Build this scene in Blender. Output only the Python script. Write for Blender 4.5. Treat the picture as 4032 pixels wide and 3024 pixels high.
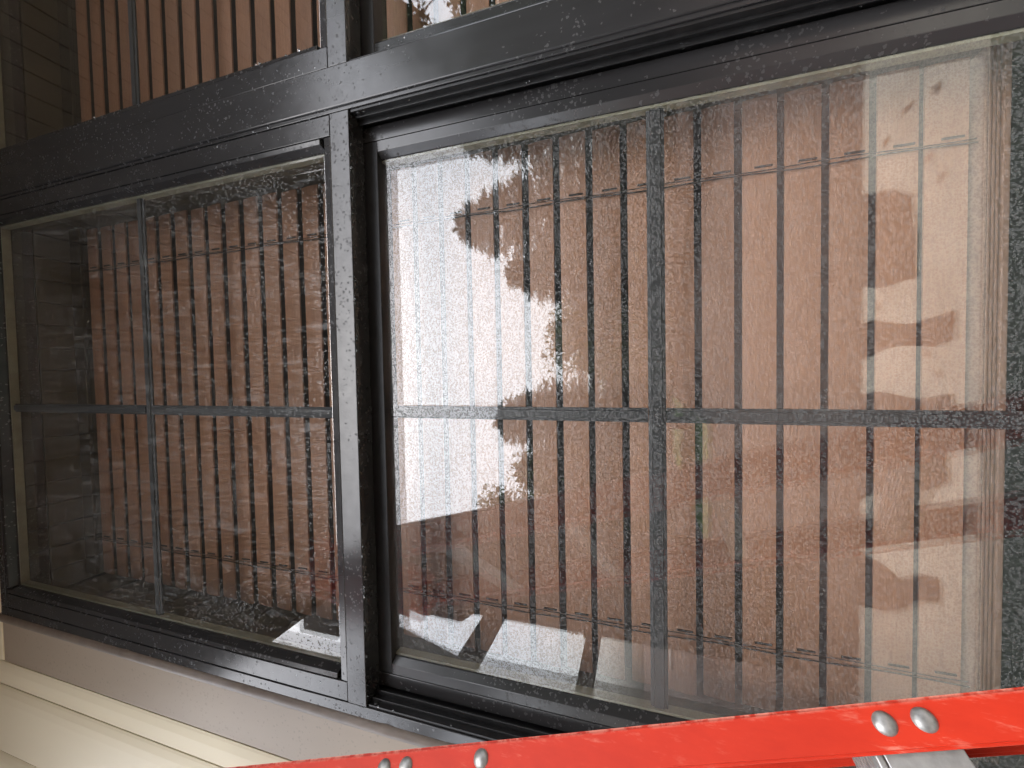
import bpy, bmesh, math, random
from mathutils import Vector, Matrix

# ------------------------------------------------------------------ camera, sky, sun, exposure
S = bpy.context.scene
C = S.collection
for o in list(bpy.data.objects):
    bpy.data.objects.remove(o)

RM = Matrix(((-0.0190197, 0.99935642, 0.03041387),
             (0.30330177, 0.03475301, -0.95226061),
             (-0.95270472, -0.00888713, -0.30376756)))
cam = bpy.data.objects.new('camera', bpy.data.cameras.new('camera'))
C.objects.link(cam)
cam.matrix_world = Matrix.Translation((0, -0.5, 0)) @ RM.to_4x4()
cam.data.sensor_width = 36.0
cam.data.lens = 36.0 * 1588.3 / 4032.0
cam.data.clip_start = 0.01
cam.data.clip_end = 2000
S.camera = cam

W = bpy.data.worlds.new('World')
S.world = W
W.use_nodes = True
wn, wl = W.node_tree.nodes, W.node_tree.links
SUN_EL, SUN_AZ = 64.0, 180.0          # high sun over the garden, veiled by overcast
sky = wn.new('ShaderNodeTexSky')
sky.sky_type = 'NISHITA'
sky.sun_disc = False
sky.sun_elevation = math.radians(SUN_EL)
sky.sun_rotation = math.radians(SUN_AZ)
sky.air_density = 1.0
sky.dust_density = 5.0
sky.ozone_density = 1.0
hsv = wn.new('ShaderNodeHueSaturation')      # overcast: the blue is washed out
hsv.inputs['Saturation'].default_value = 0.34
bg = wn['Background']
bg.inputs['Strength'].default_value = 0.15
wl.new(sky.outputs[0], hsv.inputs['Color'])
wl.new(hsv.outputs[0], bg.inputs['Color'])

sl = bpy.data.lights.new('sun', 'SUN')
sl.energy = 0.5
sl.angle = math.radians(20)
sl.color = (1.0, 0.96, 0.9)
sun = bpy.data.objects.new('sun', sl)
C.objects.link(sun)
az = math.radians(SUN_AZ)
sd = Vector((math.sin(az) * math.cos(math.radians(SUN_EL)), math.cos(az) * math.cos(math.radians(SUN_EL)), math.sin(math.radians(SUN_EL))))
sun.rotation_euler = sd.to_track_quat('Z', 'Y').to_euler()

S.view_settings.view_transform = 'Standard'
S.view_settings.look = 'None'
S.view_settings.gamma = 1
S.view_settings.exposure = 2.6
S.view_settings.use_curve_mapping = False
S.render.engine = 'CYCLES'
S.cycles.max_bounces = 4
S.cycles.diffuse_bounces = 2
S.cycles.glossy_bounces = 2
S.cycles.transmission_bounces = 3
S.cycles.transparent_max_bounces = 12
S.cycles.caustics_reflective = False
S.cycles.caustics_refractive = False

random.seed(7)

# ------------------------------------------------------------------ helpers
ORG = {}

def tag(o, label=None, cat=None, group=None, kind=None):
    if label: o['label'] = label
    if cat: o['category'] = cat
    if group: o['group'] = group
    if kind: o['kind'] = kind
    return o

def empty(name, loc, label, cat, group=None):
    o = bpy.data.objects.new(name, None)
    C.objects.link(o)
    o.location = loc
    o.empty_display_size = 0.05
    ORG[o] = Vector(loc)
    return tag(o, label, cat, group)

def link(name, me, mat, parent=None, loc=None):
    """loc: world position of the object's origin (default: its parent's)."""
    o = bpy.data.objects.new(name, me)
    C.objects.link(o)
    if mat is not None and not me.materials:
        me.materials.append(mat)
    if parent is not None:
        o.parent = parent
        p = ORG[parent]
        w = Vector(loc) if loc is not None else p
        o.location = w - p
        ORG[o] = w
    else:
        w = Vector(loc) if loc is not None else Vector((0, 0, 0))
        o.location = w
        ORG[o] = w
    return o

def bm_obj(name, bm, mat, parent=None, smooth=False, loc=None):
    """bm in world coordinates."""
    w = Vector(loc) if loc is not None else (ORG[parent] if parent is not None else Vector((0, 0, 0)))
    bmesh.ops.translate(bm, verts=bm.verts, vec=-w)
    me = bpy.data.meshes.new(name)
    bm.to_mesh(me)
    bm.free()
    if smooth:
        for p in me.polygons: p.use_smooth = True
    return link(name, me, mat, parent, w)

def add_box(bm, lo, hi, bev=0.0008, mtx=None):
    b = bmesh.new()
    bmesh.ops.create_cube(b, size=1)
    s = [hi[i] - lo[i] for i in range(3)]
    c = [(hi[i] + lo[i]) / 2 for i in range(3)]
    for v in b.verts:
        v.co = Vector((v.co.x * s[0] + c[0], v.co.y * s[1] + c[1], v.co.z * s[2] + c[2]))
    if bev:
        bmesh.ops.bevel(b, geom=b.edges[:], offset=min(bev, min(s) * 0.4), segments=2, affect='EDGES', profile=0.5)
    if mtx is not None:
        bmesh.ops.transform(b, matrix=mtx, verts=b.verts)
    me = bpy.data.meshes.new('t')
    b.to_mesh(me); b.free()
    bm.from_mesh(me)
    bpy.data.meshes.remove(me)

def box(name, lo, hi, mat, parent=None, bev=0.0008, mtx=None):
    bm = bmesh.new()
    add_box(bm, lo, hi, bev, mtx)
    return bm_obj(name, bm, mat, parent)

def boxes(name, lst, mat, parent=None, bev=0.0008, mtx=None):
    bm = bmesh.new()
    for lo, hi in lst: add_box(bm, lo, hi, bev, mtx)
    return bm_obj(name, bm, mat, parent)

def extrude_poly(bm, pts, axis, a, b):
    """pts: 2-D profile; axis 'z' -> (x,y) extruded in z, 'x' -> (y,z) extruded in x."""
    def P(p, t):
        if axis == 'z': return (p[0], p[1], t)
        return (t, p[0], p[1])
    v0 = [bm.verts.new(P(p, a)) for p in pts]
    v1 = [bm.verts.new(P(p, b)) for p in pts]
    n = len(pts)
    for i in range(n):
        bm.faces.new((v0[i], v0[(i + 1) % n], v1[(i + 1) % n], v1[i]))
    bm.faces.new(v0[::-1]); bm.faces.new(v1)
    bmesh.ops.recalc_face_normals(bm, faces=bm.faces[:])

# ------------------------------------------------------------------ materials
def new_mat(name):
    m = bpy.data.materials.new(name)
    m.use_nodes = True
    nt = m.node_tree
    return m, nt, nt.nodes, nt.links, nt.nodes['Principled BSDF']

def mathn(nt, op, a, b=None, clamp=False):
    n = nt.nodes.new('ShaderNodeMath'); n.operation = op; n.use_clamp = clamp
    for i, v in enumerate((a, b)):
        if v is None: continue
        if isinstance(v, (int, float)): n.inputs[i].default_value = v
        else: nt.links.new(v, n.inputs[i])
    return n.outputs[0]

def coords(nt, scale=(1, 1, 1)):
    g = nt.nodes.new('ShaderNodeNewGeometry')
    mp = nt.nodes.new('ShaderNodeMapping')
    mp.inputs['Scale'].default_value = scale
    nt.links.new(g.outputs['Position'], mp.inputs['Vector'])
    return mp.outputs[0]

def noise(nt, vec, scale, detail=3, rough=0.55):
    n = nt.nodes.new('ShaderNodeTexNoise')
    n.inputs['Scale'].default_value = scale
    n.inputs['Detail'].default_value = detail
    n.inputs['Roughness'].default_value = rough
    nt.links.new(vec, n.inputs['Vector'])
    return n.outputs['Fac']

def ramp(nt, fac, stops):
    r = nt.nodes.new('ShaderNodeValToRGB')
    e = r.color_ramp.elements
    while len(e) > 1: e.remove(e[-1])
    e[0].position, c = stops[0][0], stops[0][1]
    e[0].color = (*c, 1) if isinstance(c, tuple) else (c, c, c, 1)
    for p, c in stops[1:]:
        x = e.new(p); x.color = (*c, 1) if isinstance(c, tuple) else (c, c, c, 1)
    nt.links.new(fac, r.inputs['Fac'])
    return r.outputs['Color']

def bump(nt, h, strength, dist):
    b = nt.nodes.new('ShaderNodeBump')
    b.inputs['Strength'].default_value = strength
    b.inputs['Distance'].default_value = dist
    nt.links.new(h, b.inputs['Height'])
    return b.outputs[0]

def simple(name, c0, c1, scale=8, rough=0.7, stretch=(1, 1, 1), bmp=0.0, bdist=0.001, detail=4, spec=0.5, metal=0.0):
    m, nt, N, L, p = new_mat(name)
    v = coords(nt, stretch)
    n = noise(nt, v, scale, detail)
    L.new(ramp(nt, n, [(0.3, c0), (0.7, c1)]), p.inputs['Base Color'])
    p.inputs['Roughness'].default_value = rough
    p.inputs['Specular IOR Level'].default_value = spec
    p.inputs['Metallic'].default_value = metal
    if bmp:
        L.new(bump(nt, n, bmp, bdist), p.inputs['Normal'])
    return m

def drops_mask(nt, vec, scale, lo, hi, sparse_scale, sparse_lo, sparse_hi, warp=0.0):
    """round spots of random size, thinned out by a large soft noise"""
    vo = nt.nodes.new('ShaderNodeTexVoronoi')
    vo.inputs['Scale'].default_value = scale
    vo.inputs['Randomness'].default_value = 1.0
    if warp:
        nz = nt.nodes.new('ShaderNodeTexNoise'); nz.inputs['Scale'].default_value = scale * 1.3; nz.inputs['Detail'].default_value = 0
        nt.links.new(vec, nz.inputs['Vector'])
        mx = nt.nodes.new('ShaderNodeVectorMath'); mx.operation = 'MULTIPLY_ADD'
        nt.links.new(nz.outputs['Color'], mx.inputs[0])
        mx.inputs[1].default_value = (warp / scale,) * 3
        nt.links.new(vec, mx.inputs[2])
        vec2 = mx.outputs[0]
    else:
        vec2 = vec
    nt.links.new(vec2, vo.inputs['Vector'])
    sep = nt.nodes.new('ShaderNodeSeparateColor')
    nt.links.new(vo.outputs['Color'], sep.inputs[0])
    size = mathn(nt, 'MULTIPLY_ADD', sep.outputs[0], hi - lo)
    size.node.inputs[2].default_value = lo
    d = mathn(nt, 'SUBTRACT', size, vo.outputs['Distance'])
    edge = mathn(nt, 'MULTIPLY', d, 9.0, True)
    sp = noise(nt, vec, sparse_scale, 2)
    spm = mathn(nt, 'MULTIPLY', mathn(nt, 'SUBTRACT', sp, sparse_lo), 1.0 / (sparse_hi - sparse_lo), True)
    keep = mathn(nt, 'GREATER_THAN', spm, sep.outputs[1])
    return mathn(nt, 'MULTIPLY', edge, keep), edge

def mat_frame():
    m, nt, N, L, p = new_mat('bronze_black_vinyl')
    v = coords(nt)
    mask, edge = drops_mask(nt, v, 230, 0.10, 0.62, 6, 0.40, 0.86, 0.9)
    mm = mask
    n = noise(nt, coords(nt, (1, 1, 0.15)), 22, 4)
    base = ramp(nt, n, [(0.3, (0.019, 0.0188, 0.0196)), (0.75, (0.031, 0.0305, 0.0318))])
    mix = N.new('ShaderNodeMix'); mix.data_type = 'RGBA'
    L.new(mathn(nt, 'MULTIPLY', mm, 0.11), mix.inputs['Factor'])
    L.new(base, mix.inputs[6]); mix.inputs[7].default_value = (0.13, 0.13, 0.13, 1)
    L.new(mix.outputs[2], p.inputs['Base Color'])
    r = mathn(nt, 'MULTIPLY_ADD', mm, 0.3); r.node.inputs[2].default_value = 0.13
    n2 = noise(nt, v, 60, 3)
    r2 = mathn(nt, 'MULTIPLY_ADD', n2, 0.14); L.new(r, r2.node.inputs[2])
    L.new(r2, p.inputs['Roughness'])
    p.inputs['Specular IOR Level'].default_value = 0.55
    L.new(bump(nt, mathn(nt, 'ADD', mathn(nt, 'MULTIPLY', mm, 0.6), n2), 0.06, 0.0006), p.inputs['Normal'])
    return m

def mat_glass(name, wet):
    """thin pane: clear, with the mirror image of both its faces; the outer pane carries dried and wet rain spots"""
    m, nt, N, L, p = new_mat(name)
    N.remove(p)
    out = [n for n in N if n.type == 'OUTPUT_MATERIAL'][0]
    tr = N.new('ShaderNodeBsdfTransparent'); tr.inputs['Color'].default_value = (0.965, 0.972, 0.967, 1)
    gl = N.new('ShaderNodeBsdfAnisotropic'); gl.inputs['Roughness'].default_value = 0.0
    # reflectance of a thin sheet, alike from both sides
    ge = N.new('ShaderNodeNewGeometry')
    dt = N.new('ShaderNodeVectorMath'); dt.operation = 'DOT_PRODUCT'
    L.new(ge.outputs['Normal'], dt.inputs[0]); L.new(ge.outputs['Incoming'], dt.inputs[1])
    om = mathn(nt, 'SUBTRACT', 1.0, mathn(nt, 'ABSOLUTE', dt.outputs['Value']))
    fac = mathn(nt, 'MULTIPLY_ADD', mathn(nt, 'POWER', om, 5.0), 0.9, True); fac.node.inputs[2].default_value = 0.102
    mx = N.new('ShaderNodeMixShader')
    L.new(fac, mx.inputs[0]); L.new(tr.outputs[0], mx.inputs[1]); L.new(gl.outputs[0], mx.inputs[2])
    last = mx.outputs[0]
    if wet:
        v = coords(nt)
        mm, e1 = drops_mask(nt, v, wet[4], wet[5], wet[6], 9, wet[0], wet[1])
        if wet[2] > 0:      # streaks where the rain ran down
            st = noise(nt, coords(nt, (1.0, 1.0, 0.22)), 85, 3, 0.62)
            sm = mathn(nt, 'MULTIPLY', mathn(nt, 'SUBTRACT', st, 0.58), 7.0, True)
            mm = mathn(nt, 'MAXIMUM', mm, mathn(nt, 'MULTIPLY', sm, wet[2]))
        hz = noise(nt, v, 4.0, 1)
        dust = mathn(nt, 'MULTIPLY_ADD', hz, 0.018); dust.node.inputs[2].default_value = 0.0
        df = N.new('ShaderNodeBsdfDiffuse'); df.inputs['Color'].default_value = (0.78, 0.80, 0.80, 1)
        gw = N.new('ShaderNodeBsdfAnisotropic'); gw.inputs['Roughness'].default_value = 0.35
        sp = N.new('ShaderNodeMixShader'); sp.inputs[0].default_value = 0.25
        L.new(df.outputs[0], sp.inputs[1]); L.new(gw.outputs[0], sp.inputs[2])
        drop = N.new('ShaderNodeMixShader'); drop.inputs[0].default_value = wet[3]
        L.new(tr.outputs[0], drop.inputs[1]); L.new(sp.outputs[0], drop.inputs[2])
        a = N.new('ShaderNodeMixShader')
        L.new(mathn(nt, 'MULTIPLY', mm, 0.9), a.inputs[0]); L.new(last, a.inputs[1]); L.new(drop.outputs[0], a.inputs[2])
        b = N.new('ShaderNodeMixShader')
        L.new(dust, b.inputs[0]); L.new(a.outputs[0], b.inputs[1]); L.new(df.outputs[0], b.inputs[2])
        last = b.outputs[0]
    L.new(last, out.inputs['Surface'])
    return m

def mat_slat():
    m, nt, N, L, p = new_mat('brown_wood_slat')
    oi = N.new('ShaderNodeObjectInfo')
    g = noise(nt, coords(nt, (0.9, 1, 9.0)), 46, 5, 0.6)
    g2 = noise(nt, coords(nt, (1, 1, 3)), 2.2, 2)
    base = ramp(nt, g, [(0.25, (0.285, 0.140, 0.078)), (0.55, (0.345, 0.174, 0.099)), (0.8, (0.40, 0.210, 0.124))])
    mix = N.new('ShaderNodeMix'); mix.data_type = 'RGBA'; mix.blend_type = 'MULTIPLY'
    mix.inputs['Factor'].default_value = 1.0
    L.new(base, mix.inputs[6])
    s = mathn(nt, 'ADD', mathn(nt, 'MULTIPLY', oi.outputs['Random'], 0.16), mathn(nt, 'MULTIPLY', g2, 0.18))
    s = mathn(nt, 'ADD', s, 0.82)
    cb = N.new('ShaderNodeCombineColor')
    for i in range(3): L.new(s, cb.inputs[i])
    L.new(cb.outputs[0], mix.inputs[7])
    L.new(mix.outputs[2], p.inputs['Base Color'])
    p.inputs['Roughness'].default_value = 0.5
    L.new(bump(nt, g, 0.35, 0.0012), p.inputs['Normal'])
    return m

def mat_leaf(name, a, b, c):
    m, nt, N, L, p = new_mat(name)
    n = noise(nt, coords(nt), 1.7, 4)
    L.new(ramp(nt, n, [(0.28, a), (0.5, b), (0.75, c)]), p.inputs['Base Color'])
    p.inputs['Roughness'].default_value = 0.6
    p.inputs['Transmission Weight'].default_value = 0.0
    return m

def mat_red():
    m, nt, N, L, p = new_mat('scuffed_red_fibreglass')
    a = noise(nt, coords(nt, (1.0, 1.0, 0.35)), 55, 6, 0.65)
    b = noise(nt, coords(nt, (1.0, 1.0, 0.12)), 260, 4, 0.7)
    c = mathn(nt, 'MULTIPLY', mathn(nt, 'SUBTRACT', b, 0.53), 6.0, True)
    d = mathn(nt, 'MULTIPLY', mathn(nt, 'SUBTRACT', a, 0.46), 5.0, True)
    sc = mathn(nt, 'MULTIPLY', c, d)
    base = ramp(nt, a, [(0.3, (0.40, 0.016, 0.003)), (0.7, (0.50, 0.026, 0.006))])
    # scratched edges show the pale glass mat
    ge = N.new('ShaderNodeNewGeometry')
    pt = mathn(nt, 'MULTIPLY', mathn(nt, 'SUBTRACT', ge.outputs['Pointiness'], 0.515), 18.0, True)
    pt = mathn(nt, 'MULTIPLY', pt, mathn(nt, 'MULTIPLY', mathn(nt, 'SUBTRACT', b, 0.40), 5.0, True))
    sc = mathn(nt, 'MAXIMUM', mathn(nt, 'MULTIPLY', sc, 0.75), mathn(nt, 'MULTIPLY', pt, 0.7))
    # rubbed arris along the inner edge of the rail
    av, bv = Vector((-0.16066, -0.23776, -0.17976)), LADU
    dp = N.new('ShaderNodeVectorMath'); dp.operation = 'DOT_PRODUCT'
    sb = N.new('ShaderNodeVectorMath'); sb.operation = 'SUBTRACT'
    L.new(ge.outputs['Position'], sb.inputs[0]); sb.inputs[1].default_value = av
    L.new(sb.outputs[0], dp.inputs[0]); dp.inputs[1].default_value = bv
    ed = mathn(nt, 'SUBTRACT', 1.0, mathn(nt, 'MULTIPLY', dp.outputs['Value'], 380.0), True)
    wn_ = noise(nt, coords(nt), 130, 4, 0.7)
    ed = mathn(nt, 'MULTIPLY', ed, mathn(nt, 'MULTIPLY', mathn(nt, 'SUBTRACT', wn_, 0.44), 7.0, True))
    sc = mathn(nt, 'MAXIMUM', sc, mathn(nt, 'MULTIPLY', ed, 0.8))
    mix = N.new('ShaderNodeMix'); mix.data_type = 'RGBA'
    L.new(sc, mix.inputs['Factor']); L.new(base, mix.inputs[6]); mix.inputs[7].default_value = (0.66, 0.26, 0.19, 1)
    L.new(mix.outputs[2], p.inputs['Base Color'])
    p.inputs['Roughness'].default_value = 0.55
    p.inputs['Specular IOR Level'].default_value = 0.3
    L.new(bump(nt, b, 0.15, 0.0004), p.inputs['Normal'])
    return m

LADU = Vector((-0.64934, -0.71919, -0.24723))     # across the ladder rail
M = {}
M['frame'] = mat_frame()
M['dark'] = simple('dark_track_vinyl', (0.008, 0.008, 0.0085), (0.016, 0.016, 0.017), 60, 0.38)
M['glass_low'] = mat_glass('rain_spotted_glass_dense', (-0.1, 0.36, 0.0, 0.105, 420, 0.30, 0.78))
M['glass_up'] = mat_glass('rain_streaked_glass', (0.30, 0.70, 0.85, 0.14, 300, 0.22, 0.66))
M['glass_dry'] = mat_glass('clear_glass_with_few_spots', (0.66, 0.98, 0.0, 0.10, 300, 0.2, 0.5))
M['glass_in'] = mat_glass('clear_inner_glass', None)
M['spacer'] = simple('pale_spacer_bar', (0.13, 0.125, 0.08), (0.19, 0.185, 0.125), 30, 0.45)
M['muntin'] = simple('dark_grid_bar', (0.004, 0.0045, 0.005), (0.008, 0.0088, 0.0092), 40, 0.6)
M['slat'] = mat_slat()
M['liner'] = simple('dark_stained_liner', (0.05, 0.038, 0.02), (0.08, 0.06, 0.034), 9, 0.55, (1, 1, 0.2))
M['valance'] = simple('dark_olive_wood', (0.020, 0.015, 0.007), (0.035, 0.026, 0.013), 8, 0.6, (1, 1, 6))
M['cord'] = simple('dark_brown_cord', (0.014, 0.009, 0.007), (0.025, 0.016, 0.012), 200, 0.8)
M['brail'] = simple('pale_tan_rail', (0.20, 0.11, 0.07), (0.27, 0.16, 0.105), 40, 0.6, (1, 1, 8))
M['cream'] = simple('cream_painted_siding', (0.63, 0.565, 0.41), (0.67, 0.605, 0.445), 5, 0.55, (1, 1, 0.3), 0.05, 0.002)
M['trim'] = simple('taupe_painted_trim', (0.245, 0.196, 0.143), (0.28, 0.226, 0.168), 6, 0.5, (1, 1, 0.3), 0.04, 0.002)
def spot_trim(m):
    nt = m.node_tree; p = nt.nodes['Principled BSDF']
    src = p.inputs['Base Color'].links[0].from_socket
    mk, e = drops_mask(nt, coords(nt), 190, 0.1, 0.5, 5, 0.40, 0.85, 0.8)
    mix = nt.nodes.new('ShaderNodeMix'); mix.data_type = 'RGBA'; mix.blend_type = 'MULTIPLY'
    nt.links.new(mathn(nt, 'MULTIPLY', mk, 0.28), mix.inputs['Factor'])
    nt.links.new(src, mix.inputs[6]); mix.inputs[7].default_value = (0.35, 0.35, 0.36, 1)
    nt.links.new(mix.outputs[2], p.inputs['Base Color'])
spot_trim(M['trim'])
M['caulk'] = simple('brown_caulk', (0.095, 0.072, 0.054), (0.135, 0.103, 0.078), 40, 0.5, (1, 1, 1), 0.4, 0.003)
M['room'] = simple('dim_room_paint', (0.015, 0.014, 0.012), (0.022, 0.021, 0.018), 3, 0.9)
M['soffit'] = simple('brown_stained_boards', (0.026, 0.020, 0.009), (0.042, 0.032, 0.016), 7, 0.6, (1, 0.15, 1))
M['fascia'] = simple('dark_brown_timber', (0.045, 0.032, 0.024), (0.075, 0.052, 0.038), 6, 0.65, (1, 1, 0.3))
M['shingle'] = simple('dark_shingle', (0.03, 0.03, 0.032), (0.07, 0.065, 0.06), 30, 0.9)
M['concrete'] = simple('pale_concrete', (0.27, 0.25, 0.21), (0.37, 0.345, 0.295), 3.5, 0.8, (1, 1, 1), 0.1, 0.004, 8)
M['mat'] = simple('brown_drop_cloth', (0.028, 0.015, 0.011), (0.05, 0.026, 0.019), 12, 0.9, (1, 1, 1), 0.3, 0.01)
M['grass'] = simple('lawn', (0.045, 0.085, 0.02), (0.10, 0.16, 0.045), 1.2, 0.9, (1, 1, 1), 0.5, 0.03, 8)
M['rug'] = simple('dark_green_rug', (0.016, 0.022, 0.017), (0.03, 0.04, 0.03), 25, 0.95, (1, 1, 1), 0.5, 0.006)
M['mulch'] = simple('bark_mulch', (0.045, 0.026, 0.02), (0.10, 0.06, 0.045), 9, 0.95, (1, 1, 1), 0.6, 0.03, 8)
M['asphalt'] = simple('grey_drive', (0.16, 0.155, 0.15), (0.24, 0.235, 0.225), 2, 0.9)
M['bark'] = simple('brown_bark', (0.05, 0.035, 0.025), (0.11, 0.08, 0.06), 12, 0.9, (1, 1, 0.25), 0.5, 0.03)
M['cedar'] = mat_leaf('cedar_needles', (0.018, 0.034, 0.012), (0.03, 0.052, 0.018), (0.052, 0.078, 0.028))
M['leafy'] = mat_leaf('broad_leaves', (0.045, 0.072, 0.016), (0.08, 0.12, 0.028), (0.15, 0.19, 0.05))
M['deadleaf'] = simple('dead_leaf', (0.07, 0.04, 0.02), (0.12, 0.07, 0.035), 60, 0.8)
M['red'] = mat_red()
M['alu'] = simple('worn_aluminium', (0.25, 0.25, 0.245), (0.42, 0.42, 0.41), 90, 0.45, (1, 1, 1), 0.2, 0.0006, 5, 0.5, 0.7)
M['rivet'] = simple('dull_zinc_rivet', (0.16, 0.16, 0.155), (0.40, 0.40, 0.39), 160, 0.42, (1, 1, 1), 0.5, 0.0006, 6, 0.5, 0.6)
M['carpaint'] = simple('white_car_paint', (0.74, 0.75, 0.76), (0.80, 0.80, 0.80), 3, 0.25)
M['black'] = simple('black_rubber', (0.012, 0.012, 0.012), (0.03, 0.03, 0.03), 40, 0.7)
M['white'] = simple('white_paint', (0.72, 0.72, 0.70), (0.80, 0.80, 0.78), 8, 0.5)
M['amber'] = simple('amber_plastic', (0.75, 0.45, 0.05), (0.85, 0.55, 0.08), 8, 0.4)

# ------------------------------------------------------------------ setting: ground, patio
FLOOR = -1.25
GROUND = -1.34
bm = bmesh.new()
n = 40
xs = [-900, -300, -100] + [-60 + 120 * i / n for i in range(n + 1)] + [100, 300, 900]
ys = [-900, -300, -120] + [-80 + 110 * i / n for i in range(n + 1)] + [60, 300, 900]
gv = [[bm.verts.new((x, y, GROUND + (0.10 * math.sin(x * .23) * math.sin(y * .19 + 1) if (abs(x) < 60 and -80 < y < -6) else 0))) for x in xs] for y in ys]
for j in range(len(ys) - 1):
    for i in range(len(xs) - 1):
        bm.faces.new((gv[j][i], gv[j][i + 1], gv[j + 1][i + 1], gv[j + 1][i]))
tag(bm_obj('ground', bm, M['mulch'], smooth=True), kind='structure')
PAT_Y = -2.31
tag(box('patio', (-4.5, PAT_Y, GROUND - 0.1), (4.2, 0.005, FLOOR), M['concrete'], bev=0.012), kind='structure')
tag(box('lawn', (-3.6, -18.5, GROUND - 0.2), (-1.1, -8.0, GROUND + 0.115), M['grass'], bev=0.03), kind='structure')
tag(box('driveway', (-14, -34, GROUND - 0.2), (3.5, -19, GROUND + 0.13), M['asphalt'], bev=0.02), kind='structure')

# ------------------------------------------------------------------ the house wall with its siding, trim and room
house = empty('house_wall', (0, 0.05, FLOOR), 'cream vertical lap siding wall with taupe window trim round the dark windows', 'house wall')
X0, X1 = -0.525, 1.365              # rough opening of the two coupled windows
Z0, Z1 = -0.56, 1.385
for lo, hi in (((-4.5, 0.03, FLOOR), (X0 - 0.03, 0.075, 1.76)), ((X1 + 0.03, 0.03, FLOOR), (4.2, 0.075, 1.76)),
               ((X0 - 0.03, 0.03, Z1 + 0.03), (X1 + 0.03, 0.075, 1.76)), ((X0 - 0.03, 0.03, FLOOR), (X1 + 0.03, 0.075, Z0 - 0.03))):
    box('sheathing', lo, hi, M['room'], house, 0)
# trim boards
def trim_l():
    box('trim_board', (-0.6375, 0.004, Z0 - 0.10), (-0.5430, 0.0295, Z1 + 0.0045), M['trim'], house, 0.002)
    box('trim_board', (X1 + 0.012, 0.004, Z0 - 0.10), (X1 + 0.11, 0.0295, Z1 + 0.0045), M['trim'], house, 0.002)
    box('trim_board', (-0.6375, 0.003, Z1 + 0.006), (X1 + 0.11, 0.0295, Z1 + 0.10), M['cream'], house, 0.002)
    box('trim_board', (X0 - 0.012, 0.004, Z0 - 0.10), (X1 + 0.0115, 0.0295, Z0 - 0.008), M['trim'], house, 0.002)
trim_l()
# caulk beads
def bead(xa, xb, za, zb, seed, name='caulk_bead'):
    random.seed(seed)
    bm = bmesh.new()
    n = 90
    rings = []
    for i in range(n + 1):
        t = i / n
        z = za + (zb - za) * t
        wv = 0.0009 * math.sin(t * 23 + seed) + random.uniform(-0.0006, 0.0006)
        if random.random() < 0.05: wv += 0.002
        ring = []
        for k in range(7):
            a = math.pi * k / 6
            cx = (xa + xb) / 2 + wv * 0.6
            ring.append(bm.verts.new((cx - math.cos(a) * (xb - xa) / 2, 0.0042 - math.sin(a) * (0.0078 + wv), z)))
        rings.append(ring)
    for a, b in zip(rings, rings[1:]):
        for k in range(6):
            bm.faces.new((a[k], a[k + 1], b[k + 1], b[k]))
    return bm_obj(name, bm, M['caulk'], house, True)
bead(-0.5455, -0.5240, Z0 - 0.01, Z1 + 0.004, 3)
# vertical lap boards, left of the trim then right of it
def lap(xr, xl, first=False):
    """board whose right edge stands proud of the one further left"""
    bm = bmesh.new()
    yl, yr = (0.016, 0.006)
    pts = [(xl - 0.018, yl + 0.0015), (xl + 0.004, yl), (xr - 0.004, yr), (xr, yr + 0.002), (xr, 0.0292), (xl - 0.018, 0.0292)]
    extrude_poly(bm, pts, 'z', FLOOR + 0.02, 1.745)
    return bm
def lap_right_proud(xl, xr):
    bm = bmesh.new()
    # left edge stands proud over the neighbour to the left, right edge tucks under
    pts = [(xl, 0.0010), (xl + 0.0015, -0.0008), (xr - 0.045, 0.0), (xr - 0.028, 0.0010), (xr - 0.014, 0.0034), (xr - 0.009, 0.0050), (xr - 0.0085, 0.0285), (xl, 0.0285)]
    extrude_poly(bm, pts, 'z', FLOOR + 0.02, 1.745)
    return bm
xb = -0.6385
edges = [xb, -0.688]
while edges[-1] > -4.3: edges.append(edges[-1] - 0.1636)
for xr, xl in zip(edges, edges[1:]):
    bm_obj('siding_board', lap_right_proud(xl, xr - 0.0008 + (0.008 if xr == xb else 0.0)), M['cream'], house)
x = X1 + 0.1115
while x < 4.0:
    bm_obj('siding_board', lap_right_proud(x, x + 0.1628), M['cream'], house)
    x += 0.1636
# wood liners of the two openings
for cx in (-0.060, 0.900):
    for sg in (-1, 1):
        a_, b_ = cx + sg * 0.4525, cx + sg * 0.4775
        box('jamb_liner', (min(a_, b_), 0.0765, Z0), (max(a_, b_), 0.205, 1.40), M['liner'], house, 0.0015)
    box('head_liner', (cx - 0.4520, 0.0765, 1.3645), (cx + 0.4520, 0.205, 1.40), M['liner'], house, 0.0015)
    box('stool', (cx - 0.4520, 0.0765, Z0 - .02), (cx + 0.4520, 0.215, Z0 + .02), M['liner'], house, 0.0015)
# the dim room behind
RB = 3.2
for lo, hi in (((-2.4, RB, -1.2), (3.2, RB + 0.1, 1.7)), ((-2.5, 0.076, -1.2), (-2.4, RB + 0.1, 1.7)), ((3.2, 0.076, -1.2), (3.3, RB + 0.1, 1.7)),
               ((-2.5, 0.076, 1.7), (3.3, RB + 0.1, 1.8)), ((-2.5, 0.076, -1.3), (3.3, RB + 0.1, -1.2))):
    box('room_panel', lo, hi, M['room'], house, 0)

# ------------------------------------------------------------------ windows
RAIL0, RAIL1 = 0.4015, 0.4355
GU, GL = 0.018, 0.046       # depth of the outer pane, upper and lower sash
def ring_boxes(x0, x1, z0, z1, w, y0, y1):
    return [((x0, y0, z0), (x0 + w, y1, z1)), ((x1 - w, y0, z0), (x1, y1, z1)),
            ((x0 + w, y0, z0), (x1 - w, y1, z0 + w)), ((x0 + w, y0, z1 - w), (x1 - w, y1, z1))]

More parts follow.
